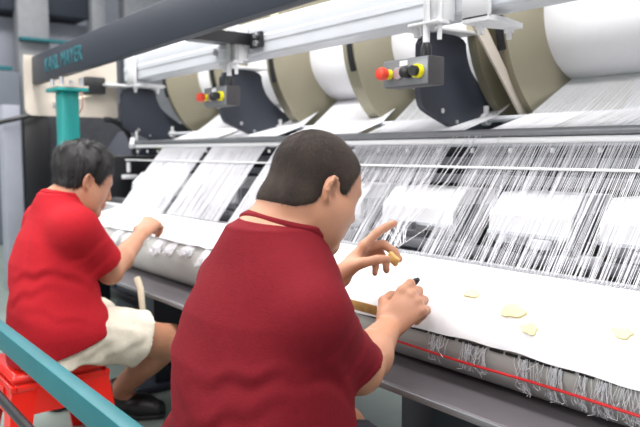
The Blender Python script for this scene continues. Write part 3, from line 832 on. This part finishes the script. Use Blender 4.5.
    for c_, n_, Rr, dep, w_ in P['creases']:
        c_ = A3(*dx(c_)); n_ = nrm(n_)
        def crease(X, Y, Z):
            s_ = (X-c_[0])*n_[0]+(Y-c_[1])*n_[1]+(Z-c_[2])*n_[2]+.006*np.sin(X*60+Y*45)
            return P.get('fold', .5)*dep*(.8*np.exp(-((s_-w_)/w_)**2)-np.exp(-(s_/w_)**2))*np.exp(-((X-c_[0])**2+(Y-c_[1])**2+(Z-c_[2])**2)/Rr**2)
        sh.displace(crease, .03)
    for s in ('R', 'L'):
        a, b = A3(*J['sh'+s]), A3(*J['el'+s]); cuff = a+(b-a)*P['cuff'+s]; tail = a+(b-a)*(P['cuff'+s]+.3)
        n = nrm(nrm(b-a)+A3(*P.get('cufftilt'+s, (0, 0, 0))))
        mn = np.minimum(cuff, tail)-.12; mx = np.maximum(cuff, tail)+.12
        # keep the cut local: only where the sleeve capsule lives
        sl = sh.sl(mn, mx, 0); X, Y, Z = sh.pts(sl)
        d = (X-cuff[0])*n[0]+(Y-cuff[1])*n[1]+(Z-cuff[2])*n[2]
        near = rcone(cuff, tail, .10, .10)[0](X, Y, Z) < .0
        tor = loft(sec)[0](X, Y, Z) > -.002
        sh.f[sl] = np.where(near & tor, np.maximum(sh.f[sl], d), sh.f[sl])
        # hollow mouth of the sleeve
        ins = cuff-nrm(b-a)*.03
        sh.add(rcone(ins, tail, r['sl1']-.010, r['sl1']-.009), .004, True)
        # the lower shirt drapes over the hip
        hp, kn_ = A3(*J['hip'+s]), A3(*J['kn'+s]); sh.add(rcone(hp, hp+(kn_-hp)*.16, r['th']+.036, r['th']+.034), .03)
    # neckline: a tilted funnel around the neck is taken away
    nk = P['neckline']; c = dx(nk['c']); n = nrm(nk['n'])
    sh.add(rcone(c, A3(*c)+n*.14, nk['r'], nk['r']+.03), .006, True)
    sh.f = np.maximum(sh.f, P['hem']+.30*(sh.ax[1]-.68)[None, :, None]-sh.ax[2][None, None, :])
    so, SV, SQ = net_obj('t_shirt', sh, M[P['shirtm']], root, 2)
    # collar band
    cb = Field(A3(*c)-.16, A3(*c)+.16, .003); 
    sx = Field(A3(*c)-.16, A3(*c)+.16, .003)
    sx.add(loft(sec), .03)
    for s in ('R', 'L'): sx.add(rcone(J['c7'], J['sh'+s], r['neck0']*.95, r['sh']), .05)
    X, Y, Z = sx.pts((slice(None),)*3)
    fun = rcone(c, A3(*c)+n*.14, nk['r'], nk['r']+.03)[0](X, Y, Z)
    cb.f = np.maximum(np.maximum(sx.f-.004, -.004-sx.f-.004), np.maximum(fun-.016, -.0015-fun)).astype(np.float32)
    net_obj('collar', cb, M[P['shirtm']], so, 2)

    # ---- shorts and shoes
    st = Field(A3(lo[0], lo[1], .12), A3(hi[0], hi[1], .62), max(h, .0045))
    qs = np.array(sec); zt = P['hem']+.06
    st.add(loft([(q[0], q[1], q[2], q[3]-.010, q[4]-.010) for q in sec if q[0] < zt-.005]+[(zt, *[np.interp(zt, qs[:, 0], qs[:, i])-(.010 if i > 2 else 0) for i in range(1, 5)])]), .03)
    for s in ('R', 'L'):
        a, b = A3(*J['hip'+s]), A3(*J['kn'+s])
        st.add(rcone(a, a+(b-a)*1.0, r['th']+.022, r['kn']+.038), .035)
    rs = np.random.default_rng(3)
    st.displace(lambda X, Y, Z: .0026*np.sin(Y*70+Z*40+X*25)+.0022*np.sin(X*60-Y*38+2*np.sin(Z*50)), .03)
    for s in ('R', 'L'):
        a, b = A3(*J['hip'+s]), A3(*J['kn'+s]); cuff = a+(b-a)*P['short']
        X, Y, Z = st.pts((slice(None),)*3); n = nrm(b-a+A3(0, 0, -.05))
        d = (X-cuff[0])*n[0]+(Y-cuff[1])*n[1]+(Z-cuff[2])*n[2]
        near = rcone(cuff, b+(b-a)*.4, .15, .15)[0](X, Y, Z) < 0
        st.f = np.where(near, np.maximum(st.f, d), st.f).astype(np.float32)
        ins = cuff-nrm(b-a)*.035
        rr = r['th']+.022+(r['kn']+.038-r['th']-.022)*P['short']-.013
        st.add(rcone(ins, cuff+nrm(b-a)*.08, rr, rr), .004, True)
    net_obj('shorts', st, M[P['shortm']], root, 2)
    for s in ('R', 'L'):
        an = A3(*J['an'+s]); ft_ = A3(*P['foot'+s]); d = nrm(A3(ft_[0], ft_[1], 0))
        g = Field(A3(an[0]-.22, an[1]-.22, -.005), A3(an[0]+.22, an[1]+.26, .16), .004)
        zc = .047; heel = A3(an[0], an[1], zc)-d*.045; ball = A3(an[0], an[1], zc-.006)+d*.105; toe = A3(an[0], an[1], zc-.010)+d*.165
        g.add(rcone(heel, ball, .040, .046), .03); g.add(rcone(ball, toe, .045, .034), .03)
        g.add(rcone(heel+A3(0, 0, .02)+d*.02, an+A3(0, 0, .012), .040, .044), .03)
        g.f = np.maximum(g.f, (.014-g.ax[2])[None, None, :]).astype(np.float32)
        so_, _, _ = net_obj('shoe', g, M['shoe'], root, 2)
        g2 = Field(A3(an[0]-.22, an[1]-.22, -.005), A3(an[0]+.22, an[1]+.26, .05), .004)
        g2.add(rcone(A3(heel[0], heel[1], .03), A3(ball[0], ball[1], .03), .042, .049), .03); g2.add(rcone(A3(ball[0], ball[1], .03), A3(toe[0], toe[1], .03), .048, .037), .03)
        g2.f = np.maximum(g2.f, np.maximum(.001-g2.ax[2], g2.ax[2]-.020)[None, None, :]).astype(np.float32)
        net_obj('sole', g2, M['sole'], so_, 1)
        part('lace', 'sole', so_, lambda b: [tube(b, [an+d*(.055+.022*k)+A3(-d[1], d[0], 0)*w_+A3(0, 0, .012-.010*k-abs(w_)*.2-an[2]+.085) for w_ in (-.022, 0, .022)], .003, 6) for k in range(4)])
    return root, T, Rm, hs, J

def folds_fn(x0, amp, seed):
    r_ = np.random.default_rng(seed)
    W = []
    for i in range(7):
        th = r_.uniform(-.9, .9); f = r_.uniform(16, 42)
        W.append((f*math.sin(th)*.8, f*math.sin(th)*.5, f*math.cos(th), r_.uniform(0, 6.3), r_.uniform(.5, 1)/(f/20)))
    def fn(X, Y, Z):
        X = X-x0; wx = .03*np.sin(X*11+Z*9+1)+.02*np.sin(Y*17-Z*13)
        d = 0
        for a, b, c, p, w_ in W: d = d+w_*np.sin(a*(X+wx)+b*Y+c*(Z+wx)+p)
        return amp*.45*d
    return fn
C_ = lambda a, b, c: (a, b, c)

CREASES = [((.13, .60, .63), (-.35, .2, 1), .10, .010, .015), ((.09, .56, .55), (-.55, .1, 1), .11, .010, .017), ((-.08, .57, .60), (.5, 0, 1), .10, .009, .016),
    ((.17, .68, .50), (.2, .3, 1), .08, .010, .014), ((.03, .55, .44), (-.3, 0, 1), .12, .005, .017), ((.08, .58, .73), (1, .2, .35), .08, .006, .015),
    ((.13, .80, .66), (-.1, .55, -.8), .07, .008, .011), ((.15, .77, .70), (.2, .5, -.8), .07, .007, .012), ((.12, .84, .625), (-.2, .5, -.7), .06, .008, .010), ((.19, .72, .62), (-.6, .5, .6), .06, .010, .012), ((-.14, .62, .48), (.4, 0, 1), .09, .009, .014)]
# near man: heavy build, dark red shirt, cropped hair, both hands working at the cloth
PA = dict(h=.0036, x0=-1.09, label='near man in deep red t-shirt with cropped hair, hands over the cloth',
    lo=A3(-1.50, .44, -.01), hi=A3(-.76, 1.34, 1.10), head=(.024, .828, .951), pitch=.40, yaw=-.10, roll=.0, hs=.905, fat=1.,
    torso=[(.345, .040, .69, .166, .153), (.40, .040, .695, .176, .161), (.52, .028, .70, .186, .162), (.64, 0, .71, .200, .155), (.72, 0, .72, .178, .138), (.80, 0, .735, .14, .112), (.875, 0, .745, .092, .085)],
    J=dict(c7=C_(0, .735, .835), chest=C_(0, .78, .80), shR=C_(.145, .722, .728), shL=C_(-.150, .745, .75), elR=C_(.115, .862, .600), elL=C_(-.27, .93, .63),
           wrR=C_(-.025, 1.075, .618), wrL=C_(-.195, 1.075, .715), hipR=C_(.09, .66, .425), hipL=C_(-.09, .66, .425), knR=C_(.10, 1.02, .35), knL=C_(-.14, 1.03, .35),
           anR=C_(.13, .93, .095), anL=C_(-.13, .93, .095)),
    footR=(.02, .11, -.05), footL=(-.02, .11, -.05),
    r=dict(neck0=.070, neck1=.066, sh=.068, ua=.050, el=.046, fa=.047, wr=.029, th=.080, kn=.062, an=.040, calf=.052, sl0=.060, sl1=.057, nape=True),
    handR=dict(d=(.18, .71, .68), n=(-.6, .6, -.5), c=[(.7, .9, .5), (.9, 1.0, .6), (1.0, 1.1, .6), (1.1, 1.1, .6)], th=(.55, .5), sc=1.08, fat=1.14),
    handL=dict(d=(.09, .72, .69), n=(.62, .46, -.56), c=[(.12, .2, .12), (.75, .75, .4), (.95, 1.0, .5), (1.05, 1.1, .5)], th=(.62, .35), sc=1.08, fat=1.16),
    hairm='hairA', hairline=[(-.13, -.075), (-.07, -.066), (-.035, -.045), (-.012, .012), (.004, .020), (.016, -.012), (.03, -.004), (.042, .035), (.06, .060), (.08, .085), (.1, .14)],
    hair_t=lambda q: .0032+0*q[..., 0], strands=(32000, .008, .0003, .1, .55),
    cuffR=.90, cuffL=.85, cufftiltR=(.0, -.15, -.25), shirtm='shirtA', hem=.385, short=.62, shortm='shortsA',
    neckline=dict(c=(.0, .765, .85), n=(0, .36, .93), r=.074),
    folds=folds_fn(-1.09, .0036, 4),
    creases=CREASES)
PB = dict(PA, h=.0048, fold=.55, x0=-2.345, label='far man in bright red t-shirt and cream shorts on a red stool',
    lo=A3(-2.85, .44, -.01), hi=A3(-2.02, 1.30, 1.10), head=(.01, .815, .925), pitch=.38, hs=.90, fat=.0, yaw=.0,
    torso=[(.34, .058, .692, .164, .152), (.44, .054, .695, .166, .153), (.54, .040, .697, .160, .143), (.66, .015, .703, .162, .132), (.74, 0, .715, .155, .116), (.81, 0, .725, .12, .09), (.875, 0, .728, .066, .052)],
    J=dict(c7=C_(0, .725, .835), chest=C_(0, .76, .80), shR=C_(.145, .735, .775), shL=C_(-.155, .735, .775), elR=C_(.095, .865, .615), elL=C_(-.235, .68, .55),
           wrR=C_(-.07, 1.05, .715), wrL=C_(-.24, .78, .43), hipR=C_(.11, .68, .445), hipL=C_(-.04, .68, .445), knR=C_(.085, 1.085, .335), knL=C_(-.25, 1.02, .345),
           anR=C_(-.185, .985, .090), anL=C_(-.41, .86, .095)),
    footR=(.085, .075, -.05), footL=(-.06, .10, -.05),
    r=dict(neck0=.056, neck1=.056, sh=.064, ua=.046, el=.040, fa=.040, wr=.026, th=.078, kn=.060, an=.036, calf=.050, sl0=.072, sl1=.066),
    handR=dict(d=(-.35, .62, .42), n=(-.5, .35, -.75), c=[(.6, .9, .5), (.8, 1.0, .6), (.9, 1.1, .6), (1.0, 1.1, .6)], th=(.6, .5)),
    handL=dict(d=(0, .6, -.7), n=(.3, -.6, -.6), c=[(.25, .3, .2)]*4, th=(.2, .1)),
    hairm='hairB', hairline=[(-.13, -.045), (-.07, -.05), (-.035, -.035), (-.010, .012), (.004, .02), (.016, -.010), (.03, .0), (.045, .03), (.06, .05), (.09, .062), (.12, .07)],
    hair_t=lambda q: np.clip(.006+.022*np.clip((q[..., 2]+.02)/.10, 0, 1), 0, .03), tuft=.002, strands=(15000, .022, .0008, .25, .30),
    cuffR=.80, cuffL=.8, cufftiltR=(0, 0, 0), shirtm='shirtB', hem=.385, short=.70, shortm='shortsB',
    neckline=dict(c=(.0, .745, .85), n=(0, .30, .95), r=.060), folds=folds_fn(-2.345, .0035, 9),
    creases=CREASES)
rootA, TA, RmA, hA, JA = person(PA)
rootB, TB, RmB, hB, JB = person(PB)

# ---- things in their hands
tipA = hA['R'][0]; tipL = hA['L'][0]
def at(name, m, fn, label, cat): return tag(part(name, m, None, fn), label, cat)
q = (A3(*tipL[4])*.5+A3(*tipL[1])*.5)
at('wax_piece', 'chip', lambda b: box(b, q[0]-.018, q[0]+.018, q[1]-.006, q[1]+.006, q[2]-.012, q[2]+.012, .004, rot=(Vector(q), .5, 'Y')), 'small tan piece pinched in the near man\'s raised left hand', 'wax piece')
q2 = A3(*tipA[4])*.55+A3(*tipA[0])*.45
at('hook_tool', 'dark', lambda b: (tube(b, [q2+A3(-.03, -.02, -.02), q2+A3(.0, 0, .004), q2+A3(.028, .015, .034), q2+A3(.036, .018, .040)], [.006, .009, .0085, .005], 10)), 'small dark tool gripped in the near man\'s right hand', 'tool')

# ---- stools
def stool(x, y, label):
    t = thing('plastic_stool', (x, y, 0), label, 'stool', 'stools of the two men')
    Hs, w0, w1 = .335, .15, .185
    def seat(b):
        pts = smooth_poly([(x-w0, y-w0), (x+w0, y-w0), (x+w0, y+w0), (x-w0, y+w0)], 0)
        vs = box(b, x-w0, x+w0, y-w0, y+w0, Hs-.035, Hs, .018, seg=3)
    part('seat', 'stool', t, seat)
    part('seat_rim', 'stool', t, lambda b: [box(b, *c, Hs-.055, Hs-.034, .004) for c in ((x-w0-.006, x+w0+.006, y-w0-.006, y-w0+.012), (x-w0-.006, x+w0+.006, y+w0-.012, y+w0+.006), (x-w0-.006, x-w0+.012, y-w0+.0125, y+w0-.0125), (x+w0-.012, x+w0+.006, y-w0+.0125, y+w0-.0125))])
    for sx in (-1, 1):
        for sy in (-1, 1):
            def leg(b):
                top = [(x+sx*(w0+.002), y+sy*(w0+.002)), (x+sx*(w0-.075), y+sy*(w0+.002)), (x+sx*(w0-.075), y+sy*(w0-.010)), (x+sx*(w0-.010), y+sy*(w0-.010)), (x+sx*(w0-.010), y+sy*(w0-.075)), (x+sx*(w0+.002), y+sy*(w0-.075))]
                e = w1-w0
                bot = [(p[0]+sx*e+(-sx*.0 if i in (0, 5, 3, 4) else sx*.024), p[1]+sy*e+(0 if i in (0, 1, 2, 3) else sy*.024)) for i, p in enumerate(top)]
                A = [b.verts.new((*p, Hs-.05)) for p in top]; B = [b.verts.new((*p, .0)) for p in bot]
                b.faces.new(A); b.faces.new(B[::-1])
                for i in range(6): b.faces.new((A[i], A[(i+1) % 6], B[(i+1) % 6], B[i]))
            part('leg', 'stool', t, leg, smooth=False)
    for (sx, sy) in ((1, 0), (-1, 0), (0, 1), (0, -1)):
        def apron(b):
            e0 = w0+.006; 
            if sx: prism(b, [(y-w0+.07, Hs-.05), (y+w0-.07, Hs-.05), (y+w0-.055, Hs-.13), (y-w0+.055, Hs-.13)], 'X', x+sx*e0-.005, x+sx*e0+.005)
            else: prism(b, [(x-w0+.07, Hs-.05), (x+w0-.07, Hs-.05), (x+w0-.055, Hs-.13), (x-w0+.055, Hs-.13)], 'Y', y+sy*e0-.005, y+sy*e0+.005)
        part('apron', 'stool', t, apron, smooth=False)
    return t
st_ = stool(-2.345, .675, 'red plastic stool under the far man in cream shorts')
dup(st_, 1.255, 'red plastic stool under the near man in the deep red t-shirt')
# strap hanging from the board edge by the far man's elbow
at('hanging_strap', 'ivory', lambda b: [box(b, -.001, .001, 0, 0.001, 0, .001)] and b.clear() or tube(b, [(-2.49, 1.062, .535), (-2.45, 1.058, .50), (-2.42, 1.05, .44), (-2.41, 1.05, .37), (-2.42, 1.05, .29)], [.013, .013, .012, .011, .010], 10), 'ivory strap hanging in a curve beside the far man\'s elbow', 'strap')
at('leather_strip', 'tan', lambda b: box(b, -1.42, -1.262, 1.176, 1.179, .605, .630, .001), 'tan strip lying on the cloth by the near man\'s right sleeve', 'strip')
# ------------------------------------------------------------------ light and camera
w = bpy.data.worlds.new('World'); S.world = w; w.use_nodes = True
w.node_tree.nodes['Background'].inputs[0].default_value = (.93, .96, 1, 1)
w.node_tree.nodes['Background'].inputs[1].default_value = .55
def area(loc, size, energy, rot=(0, 0, 0), col=(1, .98, .96)):
    l = bpy.data.lights.new('ceiling_or_fill_light', 'AREA'); l.shape = 'RECTANGLE'; l.size, l.size_y = size; l.energy = energy; l.color = col
    o = bpy.data.objects.new('ceiling_or_fill_light', l); COL.objects.link(o); o.location = loc; o.rotation_euler = rot
    return o
area((-1.8, 1.0, 3.1), (5.5, .5), 130)
area((-1.8, 3.6, 3.3), (5.5, .5), 110)
area((-1.8, -1.4, 3.1), (5.5, .5), 100)
area((-2.5, -4.5, 2.9), (5.5, .8), 110, (math.radians(62), 0, 0))  # added fill light, tilted in from behind the camera; no real tube
area((-7.0, 1.0, 3.6), (.6, 5), 90)
cam = bpy.data.cameras.new('camera'); co = bpy.data.objects.new('camera', cam); COL.objects.link(co)
co.location = (0, 0, 1.02)
al, p = math.radians(38.2), math.radians(5.1)
F = Vector((-math.cos(al)*math.cos(p), math.sin(al)*math.cos(p), -math.sin(p)))
co.rotation_euler = F.to_track_quat('-Z', 'Y').to_euler()
cam.sensor_width = 36; cam.lens = 36*686/640; cam.clip_start = .05
cam.dof.use_dof = True; cam.dof.focus_distance = 1.5; cam.dof.aperture_fstop = 4.0
S.camera = co
S.view_settings.view_transform = 'Standard'; S.view_settings.look = 'None'; S.view_settings.gamma = 1
S.view_settings.use_curve_mapping = False
S.view_settings.exposure = .36
